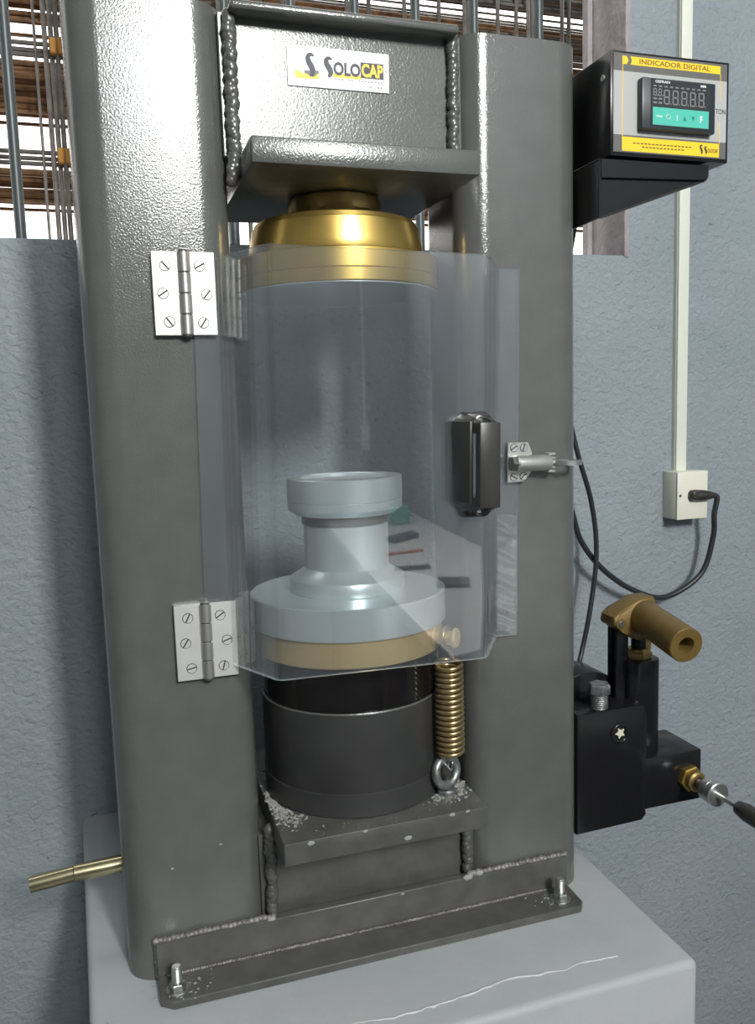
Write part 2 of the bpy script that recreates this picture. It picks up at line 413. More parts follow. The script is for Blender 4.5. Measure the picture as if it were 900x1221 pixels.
# ================================================================== pedestal
ZP = -.521
ped = thing('concrete_pedestal', (.22, .1, ZF), 'grey-blue painted concrete block carrying the whole press', 'pedestal')
b = bmesh.new(); t = bmesh.new()
prism(t, [(-.0445, -.1495), (.4925, -.1495), (.4985, YB), (-.0655, YB)], 'Z', ZF, ZP)
bmesh.ops.recalc_face_normals(t, faces=t.faces)
es = [e for e in t.edges if all(v.co.z > -1 for v in e.verts) and not all(v.co.y > .3 for v in e.verts)] + [e for e in t.edges if abs(e.verts[0].co.z-e.verts[1].co.z) > .5 and e.verts[0].co.y < 0]
bmesh.ops.bevel(t, geom=es, offset=.007, segments=3, affect='EDGES', profile=.5)
merge(b, t); build('block', b, 'pedestal_paint', ped)
pts = []; xs = [.05+.375*i/60 for i in range(61)]
yv = -.112
for x in xs:
    yv += random.uniform(-.0022, .0024)*.9; pts.append((x, yv+.02*(x-.05), ZP+.0003))
b = bmesh.new(); tube(b, pts, .0012, 6, radii=[.0004+.0011*random.random()**2 for _ in pts]); build('crust_ridge', b, 'ridge', ped, label='pale ragged paint ridge along the pedestal top')
pts = [(-.035+.004*math.sin(k*1.7), -.04-.01*k, ZP+.0001) for k in range(9)]
b = bmesh.new(); tube(b, pts, .001, 6, radii=[.0003+.0012*random.random() for _ in pts]); build('crust_ridge', b, 'crust', ped)

# ================================================================== press frame
CL0, CL1, CR0, CR1, CD = -.0143, .1157, .332, .462, .112
CT = .3415
fr = thing('press_frame', (.224, .055, ZP), 'dark grey hammered-paint steel press frame with two round-edged columns', 'press frame')
for a, c in ((CL0, CL1), (CR0, CR1)):
    b = bmesh.new(); prism(b, rrect(a, c, 0, CD, .028, 12), 'Z', ZP, CT, .0015, 1); build('column', b, 'hammer', fr)
b = bmesh.new(); box(b, CL1-.004, CR0+.004, .008, .102, .2195, .338, .001, 1); build('upper_beam', b, 'beam_paint', fr)
b = bmesh.new(); box(b, .1205, .3275, -.011, .102, .3335, .3415, .003, 3); build('top_lip', b, 'hammer', fr)
b = bmesh.new(); box(b, .1245, .3255, -.055, .165, .1985, .2198, .0022, 2); build('upper_plate', b, 'hammer_plate', fr)
b = bmesh.new(); box(b, .1245, .3235, -.055, .165, -.404, -.3825, .0015, 2); build('lower_plate', b, 'base_paint', fr)
b = bmesh.new(); box(b, CL1-.004, CR0+.004, .010, .102, ZP, -.404, .001, 1); build('lower_beam', b, 'base_paint', fr)
b = bmesh.new()
box(b, .0104, .4365, -.008, .0012, ZP+.001, -.481, .001, 1)
t = bmesh.new()
prism(t, [(.0104, -.008), (.4365, -.008), (.4355, -.040), (.4295, -.047), (.022, -.047), (.0112, -.039)], 'Z', ZP, ZP+.008, .001, 1); merge(b, t)
build('base_angle', b, 'base_paint', fr)
weld('weld_bead', (CL1+.005, .004, .206), (CL1+.005, .004, .334), .0058, fr)
weld('weld_bead', (CR0-.006, .004, .222), (CR0-.006, .004, .336), .0052, fr)
weld('weld_bead', (CL1+.001, .002, .198), (CL1+.003, .002, .214), .0052, fr, step=.004)
weld('weld_bead', (CL1+.006, .004, -.478), (CL1+.006, .004, -.398), .0055, fr, 'base_paint')
weld('weld_bead', (CR0-.006, .004, -.478), (CR0-.006, .004, -.405), .005, fr, 'base_paint')
weld('weld_bead', (.011, -.0035, -.4805), (CL1+.004, -.0035, -.4805), .003, fr, 'base_weld', .004)
weld('weld_bead', (CR0-.006, -.0035, -.4805), (.436, -.0035, -.4805), .0032, fr, 'base_weld', .004)
weld('weld_bead', (.0104, -.003, ZP+.006), (.0104, -.003, -.483), .0026, fr, 'base_paint', .004)
weld('weld_bead', (.02, -.0095, ZP+.0085), (.41, -.0095, ZP+.0085), .0016, fr, 'base_weld', .0025)
for px_, py_ in ((.0265, -.031), (.4155, -.0295)):
    b = bmesh.new(); cyl(b, (px_, py_, ZP+.004), (px_, py_, ZP+.031), .0042, 16, bev=.0006)
    for k in range(9): torus(b, Matrix.Translation((px_, py_, ZP+.0175+k*.0014)), .0042, .0005, 16, 5)
    s_ = build('anchor_bolt', b, 'zinc', fr)
    b = bmesh.new(); hexa(b, (px_, py_, ZP+.009), (px_, py_, ZP+.0155), .0078); build('nut', b, 'galvanised', s_)
    b = bmesh.new(); cyl(b, (px_, py_, ZP+.0075), (px_, py_, ZP+.0095), .0105, 24, bev=.0004); build('washer', b, 'galvanised', s_)
# maker's plate on the upper beam
lp = build('maker_plate', prism(bmesh.new(), [(.1708, .2827), (.2642, .2830), (.2648, .3163), (.1708, .3166)], 'Y', .0066, .0082), 'white_label', fr, label='white sign with black and yellow lettering')
def U(u): return .1708+(.2645-.1708)*u
def V(v): return .3165-.0337*v
yy = .0066
def flat(name, pts, y, m, parent, d=.00015):
    b = bmesh.new(); prism(b, pts, 'Y', y, y-d); return build(name, b, m, parent)
def rect(u0, u1, v0, v1): return [(U(u0), V(v0)), (U(u1), V(v0)), (U(u1), V(v1)), (U(u0), V(v1))]
def s_mark(name, cx, cz, h, wid, y, m, parent):
    # the drill-like letter S of the emblem: a swelling S stroke pointed at both ends
    ctr = [(.34, .40, .03), (.05, .47, .12), (-.20, .36, .17), (-.16, .16, .20), (.02, .0, .21), (.17, -.17, .21), (.18, -.33, .18), (.04, -.44, .12), (-.04, -.50, .02)]
    P = [Vector((c[0]*wid, 0, c[1]*h)) for c in ctr]; sp = spline(P, 4)
    ws = []
    for i in range(len(ctr)-1):
        for k in range(4): ws.append(ctr[i][2]+(ctr[i+1][2]-ctr[i][2])*k/4)
    ws.append(ctr[-1][2]); L = []; Rr = []
    for i, p in enumerate(sp):
        d = (sp[min(i+1, len(sp)-1)]-sp[max(i-1, 0)]).normalized(); nrm = Vector((-d.z, 0, d.x))*ws[i]*wid*1.15
        L.append(p+nrm); Rr.append(p-nrm)
    t = bmesh.new()
    for yo in (y, y-.00025):
        a = [t.verts.new((cx+p.x, yo, cz+p.z)) for p in L]; c = [t.verts.new((cx+p.x, yo, cz+p.z)) for p in Rr]
        for i in range(len(a)-1): t.faces.new((a[i], a[i+1], c[i+1], c[i]))
    return build(name, t, m, parent)
flat('emblem_ground', [(U(.075), V(.60)), (U(.16), V(.70)), (U(.16), V(.61)), (U(.30), V(.59)), (U(.30), V(.79)), (U(.075), V(.81))], yy, 'yellow', lp)
flat('emblem_ground', [(U(.16), V(.605)), (U(.30), V(.585)), (U(.30), V(.64)), (U(.245), V(.76)), (U(.16), V(.66))], yy-.0001, 'panel_dark', lp)
s_mark('emblem', U(.222), V(.46), .0190, .0100, yy-.0003, 'ink', lp)
flat('yellow_band', rect(.44, .72, .61, .71), yy, 'yellow', lp)
flat('black_band', rect(.715, .945, .27, .665), yy, 'ink', lp)
s_mark('emblem', U(.397), V(.475), .0165, .0095, yy-.0003, 'ink', lp)
text('lettering', 'OLO', U(.445), U(.712), V(.655), V(.32), yy-.0003, 'ink', lp, bold=.035)
text('lettering', 'CAP', U(.722), U(.94), V(.645), V(.30), yy-.0004, 'yellow', lp, bold=.04)
b = bmesh.new()
for k in range(15):
    u = .45+.033*k+random.uniform(0, .006)
    if k in (3, 6): continue
    prism(b, rect(u, u+.022, .735+.0*k, .765), 'Y', yy, yy-.0001)
for u in (.80, .88, .91): prism(b, rect(u, u+.02, .86, .90), 'Y', yy, yy-.0001)
build('small_print', b, 'ink_grey', lp)
for u, v in ((.035, .48), (.972, .44)):
    b = bmesh.new(); cyl(b, (U(u), yy+.0002, V(v)), (U(u), yy-.0006, V(v)), .0008, 10); build('rivet', b, 'steel_dark', lp)
# eye bolt welded to the lower plate
ex, ey = .2965, -.016
b = bmesh.new(); torus(b, frame((ex, ey, -.3590), (.35, -.92, .12)), .0138, .0044, 32, 12)
lump(b, (ex, ey, -.3725), .0055, (1.2, 1.1, .9)); cyl(b, (ex, ey, -.384), (ex, ey, -.3765), .0095, 20, bev=.0015)
build('eye_bolt', b, 'galvanised', fr)

# side tube through the left column foot
tb = thing('lever_tube', (-.055, .07, -.435), 'short brass-coloured tube sticking out of the left column foot', 'tube')
p0 = Vector((-.008, .075, -.4405)); p1 = Vector((-.060, .075, -.442)); p2 = Vector((-.0995, .075, -.4455))
b = bmesh.new(); cyl(b, p0, p1, .0084, 24, bev=.0008); build('sleeve', b, 'tube_brass', tb)
b = bmesh.new(); lathe(b, [(.0075, 0), (.0077, .040), (.0062, .040), (.0062, .004), (0, .004)], frame(p1, p2-p1), 24, False); build('end_pipe', b, 'tube_brass', tb)

# ================================================================== hydraulic cylinder, platens, specimen caps
AX, AY = .222, .055
def turn(name, prof, m, parent, seg=72, sharp=35, label=None):
    return build(name, lathe(bmesh.new(), prof, Matrix.Translation((AX, AY, 0)), seg), m, parent, sharp, label)
hc = thing('hydraulic_cylinder', (AX, AY, -.3825), 'black hydraulic cylinder with brass ram disc standing on the lower plate', 'cylinder')
turn('barrel', [(.0905, -.3825), (.092, -.381), (.092, -.359), (.0912, -.3585), (.0912, -.3570), (.0915, -.3565), (.0915, -.2820), (.0900, -.2805)], 'barrel_paint', hc)
b = bmesh.new(); torus(b, Matrix.Translation((AX, AY, -.2812)), .0906, .0013, 90, 6); build('weld_ridge', b, 'weld', hc)
turn('ram', [(.0890, -.2805), (.0890, -.237)], 'black_gloss', hc)
turn('ram_disc', [(.0930, -.2372), (.0945, -.236), (.0945, -.2118), (.0935, -.2112)], 'gold_disc', hc)
rd = Vector((.72, -.69, 0)).normalized(); zb = -.2225
pB = Vector((AX, AY, zb))
b = bmesh.new(); cyl(b, pB+rd*.0935, pB+rd*.0965, .0100, 28, bev=.001); cyl(b, pB+rd*.0965, pB+rd*.113, .0068, 24); cyl(b, pB+rd*.113, pB+rd*.1175, .0098, 28, bev=.0012)
build('spring_screw', b, 'gold_disc', hc)
sp = thing('return_spring', (.3005, -.0200, -.345), 'brass coil spring hooked between ram disc and eye bolt', 'spring')
cxs, cys = AX+rd.x*.108, AY+rd.y*.108
turns, z0, z1, R_ = 17.5, -.3405, -.2465, .0122
pts = [(cxs+R_*math.cos(2*PI*turns*i/420), cys+R_*math.sin(2*PI*turns*i/420), z0+(z1-z0)*i/420) for i in range(421)]
b = bmesh.new(); tube(b, pts, .00235, 10); build('coil', b, 'spring', sp)
td = Vector((.69, .72, 0))
b = bmesh.new(); hk = []
for i in range(25):
    a = -.42*PI+1.84*PI*i/24
    hk.append(pB+rd*.106+td*.0092*math.cos(a)+Vector((0, 0, .0092*math.sin(a)+.0005)))
hk = [Vector((cxs, cys, z1))+td*.011] + hk[0:]
tube(b, spline(hk, 2), .0020, 10); build('upper_hook', b, 'spring', sp)
b = bmesh.new(); pts = [(cxs-.010, cys, z0), (cxs-.006, cys, z0-.006), (ex-.004, ey-.003, -.3475), (ex, ey-.004, -.3520), (ex+.004, ey+.003, -.349), (ex+.006, ey+.004, -.343), (cxs+.007, cys+.002, z0-.003)]
tube(b, spline(pts, 5), .0018, 8); pts2 = [(x+.003, y-.002, z-.004) for x, y, z in pts[1:6]]; tube(b, spline(pts2, 5), .0012, 8); build('wire_link', b, 'galvanised', sp)
lpn = turn('lower_platen', [(.0975, -.2110), (.0985, -.2100), (.0985, -.1812), (.0973, -.1800)], 'steel', None)
tag(lpn, 'wide bluish steel disc resting on the brass ram disc', 'platen')
cap = thing('specimen_spacer', (AX, AY, -.18), 'turned steel spacer with flared base standing on the lower platen', 'spacer')
turn('base_flange', [(.0570, -.1800), (.0578, -.1792), (.0578, -.1672), (.0570, -.1660), (.0445, -.1585), (.0425, -.1565)], 'steel', cap)
turn('neck', [(.0425, -.1565), (.0425, -.1135), (.0410, -.1120)], 'steel', cap)
turn('groove', [(.0440, -.1120), (.0440, -.1030)], 'steel_dark', cap)
turn('head_flange', [(.0500, -.1030), (.0575, -.0975), (.0575, -.0900), (.0570, -.0895)], 'steel', cap)
rg = thing('retaining_ring', (AX, AY, -.0895), 'steel retaining ring with grey pad inside, on top of the spacer', 'ring')
turn('ring', [(.0570, -.0893), (.0578, -.0885), (.0578, -.0672), (.0570, -.0665), (.0450, -.0665), (.0440, -.0672), (.0440, -.0893)], 'steel', rg)
turn('pad', [(.0438, -.0893), (.0438, -.0700), (0, -.0700)], 'pad', rg)
up = thing('upper_platen', (AX, AY, .1098), 'brass-plated swivel platen hanging under the upper plate', 'platen')
b = lathe(bmesh.new(), [(.0400, .1990), (.0440, .1960), (.0450, .1900), (.0440, .1840), (.0455, .1800), (.0450, .1680)], Matrix.Translation((AX, AY, 0)), 60)
for v in b.verts: v.co += Vector((random.uniform(-1, 1), random.uniform(-1, 1), random.uniform(-1, 1)))*.0008
build('stem', b, 'brass_dull', up)
turn('body', [(.0500, .1735), (.0760, .1735), (.0775, .1725), (.0785, .1690), (.0800, .1680), (.0835, .1500), (.0840, .1420), (.0835, .1395)], 'brass', up)
turn('rim', [(.0850, .1395), (.0965, .1392), (.0975, .1384), (.0975, .1220), (.0970, .1215), (.0975, .1210), (.0975, .1108), (.0965, .1098)], 'brass', up)
turn('pressing_face', [(.0960, .1100), (.0960, .1090), (.0940, .1085)], 'steel', up)

# crumbs of old concrete on the lower plate and base
b = bmesh.new()
def crumbs(cx, cy, sx, sy, z, n, r0, r1):
    for _ in range(n):
        x = cx+random.gauss(0, sx); y = cy+random.gauss(0, sy)
        if (x-AX)**2+(y-AY)**2 < .0935**2 and z > -.45: continue
        if z > -.45 and (x < .1255 or x > .3225 or y < -.054): continue
        r = random.uniform(r0, r1); lump(b, (x, y, z+r*.25), r, (random.uniform(.7, 1.7), random.uniform(.7, 1.5), random.uniform(.5, 1)), 1)
crumbs(.134, .03, .006, .022, -.3825, 420, .0005, .0021)
crumbs(.140, .0, .008, .014, -.3825, 160, .0003, .0013)
crumbs(.292, -.018, .010, .008, -.3825, 170, .0004, .0016)
crumbs(.31, .0, .006, .01, -.3825, 170, .0004, .0021)
crumbs(.22, -.04, .06, .010, -.3825, 70, .0002, .0007)
crumbs(.035, -.030, .016, .008, ZP+.008, 60, .0003, .0012)
crumbs(.41, -.026, .010, .008, ZP+.008, 40, .0003, .0013)
tag(build('concrete_crumbs', b, 'dust'), 'pale grey concrete crumbs scattered on the lower plate and base', 'crumbs', kind='stuff')
for (x, y, z, r, sy) in ((.149, -.0552, -.3855, .003, .15), (.241, -.0552, -.3985, .0032, .15), (.286, -.0552, -.384, .0025, .15), (.302, -.0552, -.3835, .002, .15), (.2, -.0552, -.384, .002, .15),
        (.322, -.0062, -.482, .005, .5), (.335, -.0062, -.48, .004, .5), (.25, -.0075, -.4835, .002, .5), (.118, -.0062, -.482, .004, .5), (.03, -.0001, -.415, .0014, .2), (.075, -.0001, -.40, .0012, .2)):
    build('paint_chip', lump(bmesh.new(), (x, y, z), r, (1.2, sy, .7), 2), 'crust', fr)

# ================================================================== acrylic door
DC = Vector((.23, -.03, -.05))
XF.append(Matrix.Translation(DC) @ Matrix.Rotation(math.radians(1.1), 4, 'Y') @ Matrix.Translation(-DC))
door = thing('acrylic_door', (.23, -.03, -.2305), 'clear bent acrylic safety door hinged across the press opening', 'safety door')
DZ0, DZ1, TH = -.2300, .1310, .0035
path = [(.0750, -.0012), (.0985, -.0012), (.1297, -.0650), (.3200, -.0650), (.3605, -.0012), (.3850, -.0012)]
def offset_path(path, d):
    out = []
    for i, p in enumerate(path):
        ns = []
        for a, c in ((i-1, i), (i, i+1)):
            if a < 0 or c >= len(path): continue
            e = Vector((path[c][0]-path[a][0], path[c][1]-path[a][1])).normalized(); ns.append(Vector((e.y, -e.x)))
        nn = sum(ns, Vector((0, 0))).normalized(); k = d/max(.3, nn.dot(ns[0])); out.append((p[0]+nn.x*k, p[1]+nn.y*k))
    return out
def rounded(path, r, n=4):
    out = [path[0]]
    for a, p, c in zip(path, path[1:], path[2:]):
        pa, pp, pc = Vector(a), Vector(p), Vector(c)
        s0 = pp+(pa-pp).normalized()*r; s1 = pp+(pc-pp).normalized()*r
        for k in range(n+1):
            t = k/n; q = (1-t)**2*s0+2*t*(1-t)*pp+t*t*s1; out.append((q.x, q.y))
    return out+[path[-1]]
pin = rounded(path, .004); pout = offset_path(pin, TH)
t = bmesh.new()
rows = []
for z in (DZ0, DZ1): rows.append(([t.verts.new((*p, z)) for p in pin], [t.verts.new((*p, z)) for p in pout]))
(i0, o0), (i1, o1) = rows; n = len(pin)
for k in range(n-1):
    t.faces.new((i0[k], i0[k+1], i1[k+1], i1[k])); t.faces.new((o0[k], o0[k+1], o1[k+1], o1[k]))
    f1 = t.faces.new((i0[k], i0[k+1], o0[k+1], o0[k])); f2 = t.faces.new((i1[k], i1[k+1], o1[k+1], o1[k])); f1.material_index = f2.material_index = 1
for k in (0, n-1):
    f1 = t.faces.new((i0[k], i1[k], o1[k], o0[k])); f1.material_index = 1
sheet = build('sheet', t, None, door, 20, mats=['acrylic', 'acrylic_edge'])
# crinkled film stuck on the right flange
t = bmesh.new(); nx, nz = 8, 60; g = []
for k in range(nz+1):
    row = []
    for i in range(nx+1):
        z = DZ0+.006+.118*k/nz
        y = -.0056-.0007*math.sin(z*330+i*.5)*math.sin(z*97)-.0004*random.random()
        row.append(t.verts.new((.3615+.0215*i/nx, y, z)))
    g.append(row)
for k in range(nz):
    for i in range(nx): t.faces.new((g[k][i], g[k][i+1], g[k+1][i+1], g[k+1][i]))
build('film_strip', t, 'tape', door, 80, label='crinkled clear film on the right edge')
def screw(name, x, z, y, r, parent, ang, m='hinge_steel', slot=.0008):
    b = bmesh.new(); h = .0007
    cyl(b, (x, y+.0002, z), (x, y-h*.35, z), r, 20)
    for s in (0, PI):
        pts = []
        a0 = math.asin(slot/r)
        for k in range(13):
            a = a0+(PI-2*a0)*k/12+s+ang; pts.append((x+r*math.cos(a), z+r*math.sin(a)))
        prism(b, pts, 'Y', y-h*.3, y-h)
    o = build(name, b, m, parent)
    b = bmesh.new(); torus(b, frame((x, y-.0002, z), (0, -1, 0)), r*1.05, .00042, 24, 5)
    c, s_ = math.cos(ang), math.sin(ang); L = r*.93
    prism(b, [(x+L*c-slot*.8*s_, z+L*s_+slot*.8*c), (x-L*c-slot*.8*s_, z-L*s_+slot*.8*c), (x-L*c+slot*.8*s_, z-L*s_-slot*.8*c), (x+L*c+slot*.8*s_, z+L*s_-slot*.8*c)], 'Y', y-h*.3, y-h*.5)
    build(name+'_slot', b, 'slot', parent)
def hinge(x0, xm, x1, z0, z1, angs):
    y = -.0052
    b = bmesh.new(); box(b, x0, xm-.001, y-.002, -.0002, z0, z1, .0004, 1)
    lf = build('hinge', b, 'hinge_steel', door, label='bright steel butt hinge')
    b = bmesh.new(); box(b, xm+.001, x1, y-.002, y, z0+.0002, z1, .0004, 1); build('door_leaf', b, 'hinge_steel', lf)
    H = (z1-z0)/4
    for k in range(4):
        b = bmesh.new(); cyl(b, (xm, y-.0018, z0+H*k+.0006), (xm, y-.0018, z0+H*(k+1)-.0006), .0055, 28, bev=.0003); build('knuckle', b, 'knuckle', lf)
    b = bmesh.new(); cyl(b, (xm, y-.0018, z0-.0014), (xm, y-.0018, z1+.0014), .0044, 24, bev=.0012); build('pin', b, 'steel_dark', lf)
    h = z1-z0
    for i, (sx, sz) in enumerate(((.0155, .83), (.0185, .5), (.0145, .16))):
        screw('screw', xm-sx, z0+h*sz, y-.002, .0041, lf, angs[i])
    for i, (sx, sz) in enumerate(((.0130, .83), (.0180, .49), (.0140, .15))):
        screw('screw', xm+sx, z0+h*sz, y-.002, .0041, lf, angs[i+3])
XF.append(Matrix.Identity(4))
hinge(.0444, .0710, .0968, .0664, .1362, (2.3, .6, 2.2, .5, .9, 1.0))
hinge(.0450, .0722, .0993, -.2372, -.1685, (1.1, 1.0, .2, .6, .3, 1.3))
XF.pop()
# pull handle
b = bmesh.new()
hx0, hx1, hz0, hz1 = .2868, .3225, -.0985, -.0038
def loft(b, q0, q1):
    t = bmesh.new(); A = [t.verts.new(p) for p in q0]; B = [t.verts.new(p) for p in q1]; n = len(A)
    t.faces.new(A); t.faces.new(B[::-1])
    for i in range(n): t.faces.new((A[i], A[(i+1) % n], B[(i+1) % n], B[i]))
    bmesh.ops.recalc_face_normals(t, faces=t.faces)
    bmesh.ops.bevel(t, geom=t.edges[:], offset=.0012, segments=2, affect='EDGES', profile=.5); merge(b, t)
ya, yb, yc = -.0688, -.092, -.1045
gx0, gx1 = .2975, .3172
# sloped left wall, open behind the grip bar
loft(b, [(hx0, ya, -.0125), (hx0+.004, ya, -.0125), (hx0+.004, ya, -.0835), (hx0, ya, -.0835)], [(.2935, yb, -.0125), (.2975, yb, -.0125), (.2975, yb, -.0835), (.2935, yb, -.0835)])
loft(b, [(hx0, ya, -.0125), (.2985, ya, hz1), (.2985, ya, hz1-.004), (hx0+.003, ya, -.0155)], [(.2935, yb, -.0155), (.3000, yb, -.0105), (.3000, yb, -.0145), (.2965, yb, -.0185)])
loft(b, [(hx0, ya, -.0825), (.2985, ya, hz0), (.2985, ya, hz0+.004), (hx0+.003, ya, -.0795)], [(.2935, yb, -.0825), (.3000, yb, -.0890), (.3000, yb, -.0850), (.2965, yb, -.0795)])
# feet
for s, za, zc in ((1, hz1, -.0135), (-1, hz0, -.0870)):
    loft(b, [(.2960, ya, za), (hx1-.004, ya, za), (hx1, ya, za-s*.004), (hx1, ya, za-s*.017), (.2925, ya, za-s*.017)], [(.2970, -.0775, za-s*.002), (hx1-.005, -.0775, za-s*.002), (hx1-.001, -.0775, za-s*.006), (hx1-.001, -.0775, za-s*.017), (.2945, -.0775, za-s*.017)])
    loft(b, [(.3125, -.076, za-s*.003), (hx1-.001, -.076, za-s*.006), (hx1-.001, -.076, za-s*.018), (.3125, -.076, za-s*.018)], [(gx1-.006, yc+.004, zc), (gx1, yc+.004, zc-s*.001), (gx1, yc+.004, zc-s*.010), (gx1-.006, yc+.004, zc-s*.010)])
    loft(b, [(.2930, -.076, za-s*.008), (.3010, -.076, za-s*.003), (.3010, -.076, za-s*.016), (.2930, -.076, za-s*.018)], [(gx0, yc+.004, zc-s*.001), (gx0+.005, yc+.004, zc), (gx0+.005, yc+.004, zc-s*.010), (gx0, yc+.004, zc-s*.010)])
# grip bar
box(b, gx0, gx1, yc, -.0945, -.0870, -.0135, .0016, 2)
hd = build('pull_handle', b, 'black_plastic', door, 40, label='black plastic pull handle')
for z in (hz1-.0085, hz0+.0070):
    b = bmesh.new(); torus(b, frame((.3095, -.0779, z), (0, -1, 0)), .0036, .0010, 24, 8); cyl(b, (.3095, -.0760, z), (.3095, -.0776, z), .0036, 16); build('screw', b, 'zinc', hd)
# spring latch on the right flange
b = bmesh.new(); yl = -.0050
prism(b, [(.3725, -.0748), (.3905, -.0740), (.3990, -.0640), (.3990, -.0455), (.3945, -.0352), (.3725, -.0352)], 'Y', yl, yl-.0022, .0004, 1)
lt = build('latch', b, 'latch', door, label='silver spring latch with pull ring')
b = bmesh.new(); lathe(b, [(.0070, 0), (.0082, .0012), (.0082, .0355), (.0074, .0370)], frame((.3775, yl-.0090, -.0555), (1, 0, 0)), 32); box(b, .3780, .4040, yl-.0075, yl-.001, -.0630, -.0480, .001, 1); build('barrel', b, 'latch', lt)
b = bmesh.new(); hexa(b, (.3725, yl-.0090, -.0555), (.3785, yl-.0090, -.0555), .0078); build('plunger_end', b, 'steel_dark', lt)
b = bmesh.new()
for z in (-.0470, -.0510, -.0600, -.0640): box(b, .4125, .4205, yl-.0110, yl-.0030, z-.0012, z+.0012, .0005, 1)
cyl(b, (.414, yl-.009, -.0555), (.424, yl-.009, -.0555), .0026, 12); build('clevis', b, 'latch', lt)
b = bmesh.new(); lathe(b, [(.0130, -.0024), (.0130, .0024), (.0112, .0024), (.0112, -.0024), (.0130, -.0024)], Matrix.Translation((.4340, yl-.0100, -.0560)) @ Matrix.Scale(1.12, 4, (1, 0, 0)), 40, False); build('pull_ring', b, 'zinc', lt)
for x, z, a in ((.3790, -.0405, .5), (.3895, -.0405, 1.3), (.3790, -.0692, 2.7), (.3895, -.0688, .75)): screw('screw', x, z, yl-.0022, .0036, lt, a, 'latch')
XF.pop()

# ================================================================== digital indicator
IY = -.030
br = thing('indicator_bracket', (.47, .03, .175), 'black sheet-steel bracket under the digital indicator box', 'bracket')
b = bmesh.new(); box(b, .4625, .5875, IY+.004, .10, .2268, .2295, .0008, 1); build('shelf', b, 'black_paint', br)
b = bmesh.new(); prism(b, [(.4640, .2290), (.5875, .2290), (.5875, .2185), (.5850, .2145), (.4640, .2110)], 'Y', IY+.003, IY+.0055, .0006, 1); build('front_fold', b, 'black_paint', br)
b = bmesh.new(); prism(b, [(.4640, .2260), (.5855, .2260), (.5855, .2150), (.4660, .1745), (.4640, .1745)], 'Y', IY+.0065, IY+.009, .0005, 1); build('gusset', b, 'black_paint', br)
b = bmesh.new(); prism(b, [(IY+.004, .2275), (.10, .2275), (.10, .172), (IY+.004, .1745)], 'X', .4622, .4655, .0006, 1); build('side_plate', b, 'black_paint', br)
b = bmesh.new(); tube(b, [(.4660, IY+.0065, .1750), (.5845, IY+.0065, .2148)], .0012, 6); build('gusset_edge', b, 'barrel_paint', br)
ind = thing('digital_indicator', (.54, .03, .2295), 'black digital load indicator box with grey and yellow front panel', 'indicator')
A0, A1, B0, B1 = .4722, .6070, .2312, .3262
b = bmesh.new(); box(b, A0, A1, IY, .095, B0, B1, .0012, 2); hs = build('housing', b, 'black_paint', ind)
for yy_, z in ((.0, .286),):
    b = bmesh.new(); cyl(b, (A0-.0018, IY+.012, .3045), (A0+.001, IY+.012, .3045), .003, 16, bev=.0006); build('side_screw', b, 'zinc', ind)
def iu(u): return A0+.0012+(A1-A0-.0024)*u
def iv(v): return B1-.0012-(B1-B0-.0024)*v
def ir(u0, u1, v0, v1): return [(iu(u0), iv(v0)), (iu(u1), iv(v0)), (iu(u1), iv(v1)), (iu(u0), iv(v1))]
y1 = IY-.0006
fp = flat('front_panel', ir(.012, .985, .015, .975), IY+.0002, 'panel_dark', ind, .0008)
flat('light_band', ir(.012, .985, .185, .805), y1, 'panel_grey', fp, .00008)
flat('title_bar', [(iu(.15), iv(.038)), (iu(.925), iv(.038)), (iu(.925), iv(.118)), (iu(.15), iv(.118)), (iu(.163), iv(.078))], y1, 'yellow', fp)
flat('arrow_mark', [(iu(.083), iv(.038)), (iu(.118), iv(.038)), (iu(.135), iv(.078)), (iu(.118), iv(.118)), (iu(.083), iv(.118))], y1, 'yellow', fp)
text('title', 'INDICADOR DIGITAL', iu(.225), iu(.835), iv(.102), iv(.053), y1-.00015, 'ink_brown', fp, bold=.012)
for u, v0, v1 in ((.083, .118, .82), (.923, .118, .385), (.923, .60, .82)):
    flat('yellow_line', ir(u, u+.0055, v0, v1), y1-.00008, 'yellow', fp)
flat('footer_bar', ir(.083, .925, .822, .962), y1, 'yellow', fp)
b = bmesh.new()
for k in range(16): prism(b, ir(.175+k*.032, .198+k*.032, .874, .886), 'Y', y1-.00015, y1-.00022)
for k in range(12): prism(b, ir(.25+k*.031, .272+k*.031, .908, .920), 'Y', y1-.00015, y1-.00022)
build('small_print', b, 'ink_brown', fp)
s_mark('emblem', iu(.765), iv(.893), .0085, .0045, y1-.0002, 'ink', fp)
s_mark('emblem', iu(.805), iv(.898), .0070, .0042, y1-.0002, 'ink', fp)
text('lettering', 'OLOCAP', iu(.822), iu(.912), iv(.920), iv(.878), y1-.0002, 'ink_brown', fp, bold=.02)
text('unit_lettering', 'TON', iu(.886), iu(.976), iv(.520), iv(.468), y1-.0001, 'ink', fp, bold=.01)
MY = IY-.0085
b = bmesh.new(); box(b, iu(.210), iu(.838), MY, IY, iv(.757), iv(.253), .0012, 2); md = build('display_module', b, 'module', ind)
b = bmesh.new(); box(b, iu(.280), iu(.785), MY-.0004, MY+.001, iv(.728), iv(.265), .0002, 1); build('display_window', b, 'window_black', md)
def mr(u0, u1, v0, v1): return ir(u0, u1, v0, v1)
ym = MY-.0004
text('lettering', 'GEFRAN', iu(.315), iu(.437), iv(.302), iv(.276), ym, 'white_print', md, bold=.02)
b = bmesh.new()
for u in (.703, .719, .735): prism(b, ir(u, u+.013, .284, .305), 'Y', ym, ym-.0001)
build('model_print', b, 'white_print', md)
b = bmesh.new()
for k in range(10): prism(b, ir(.300+k*.0468, .325+k*.0468, .327, .340), 'Y', ym, ym-.0001)
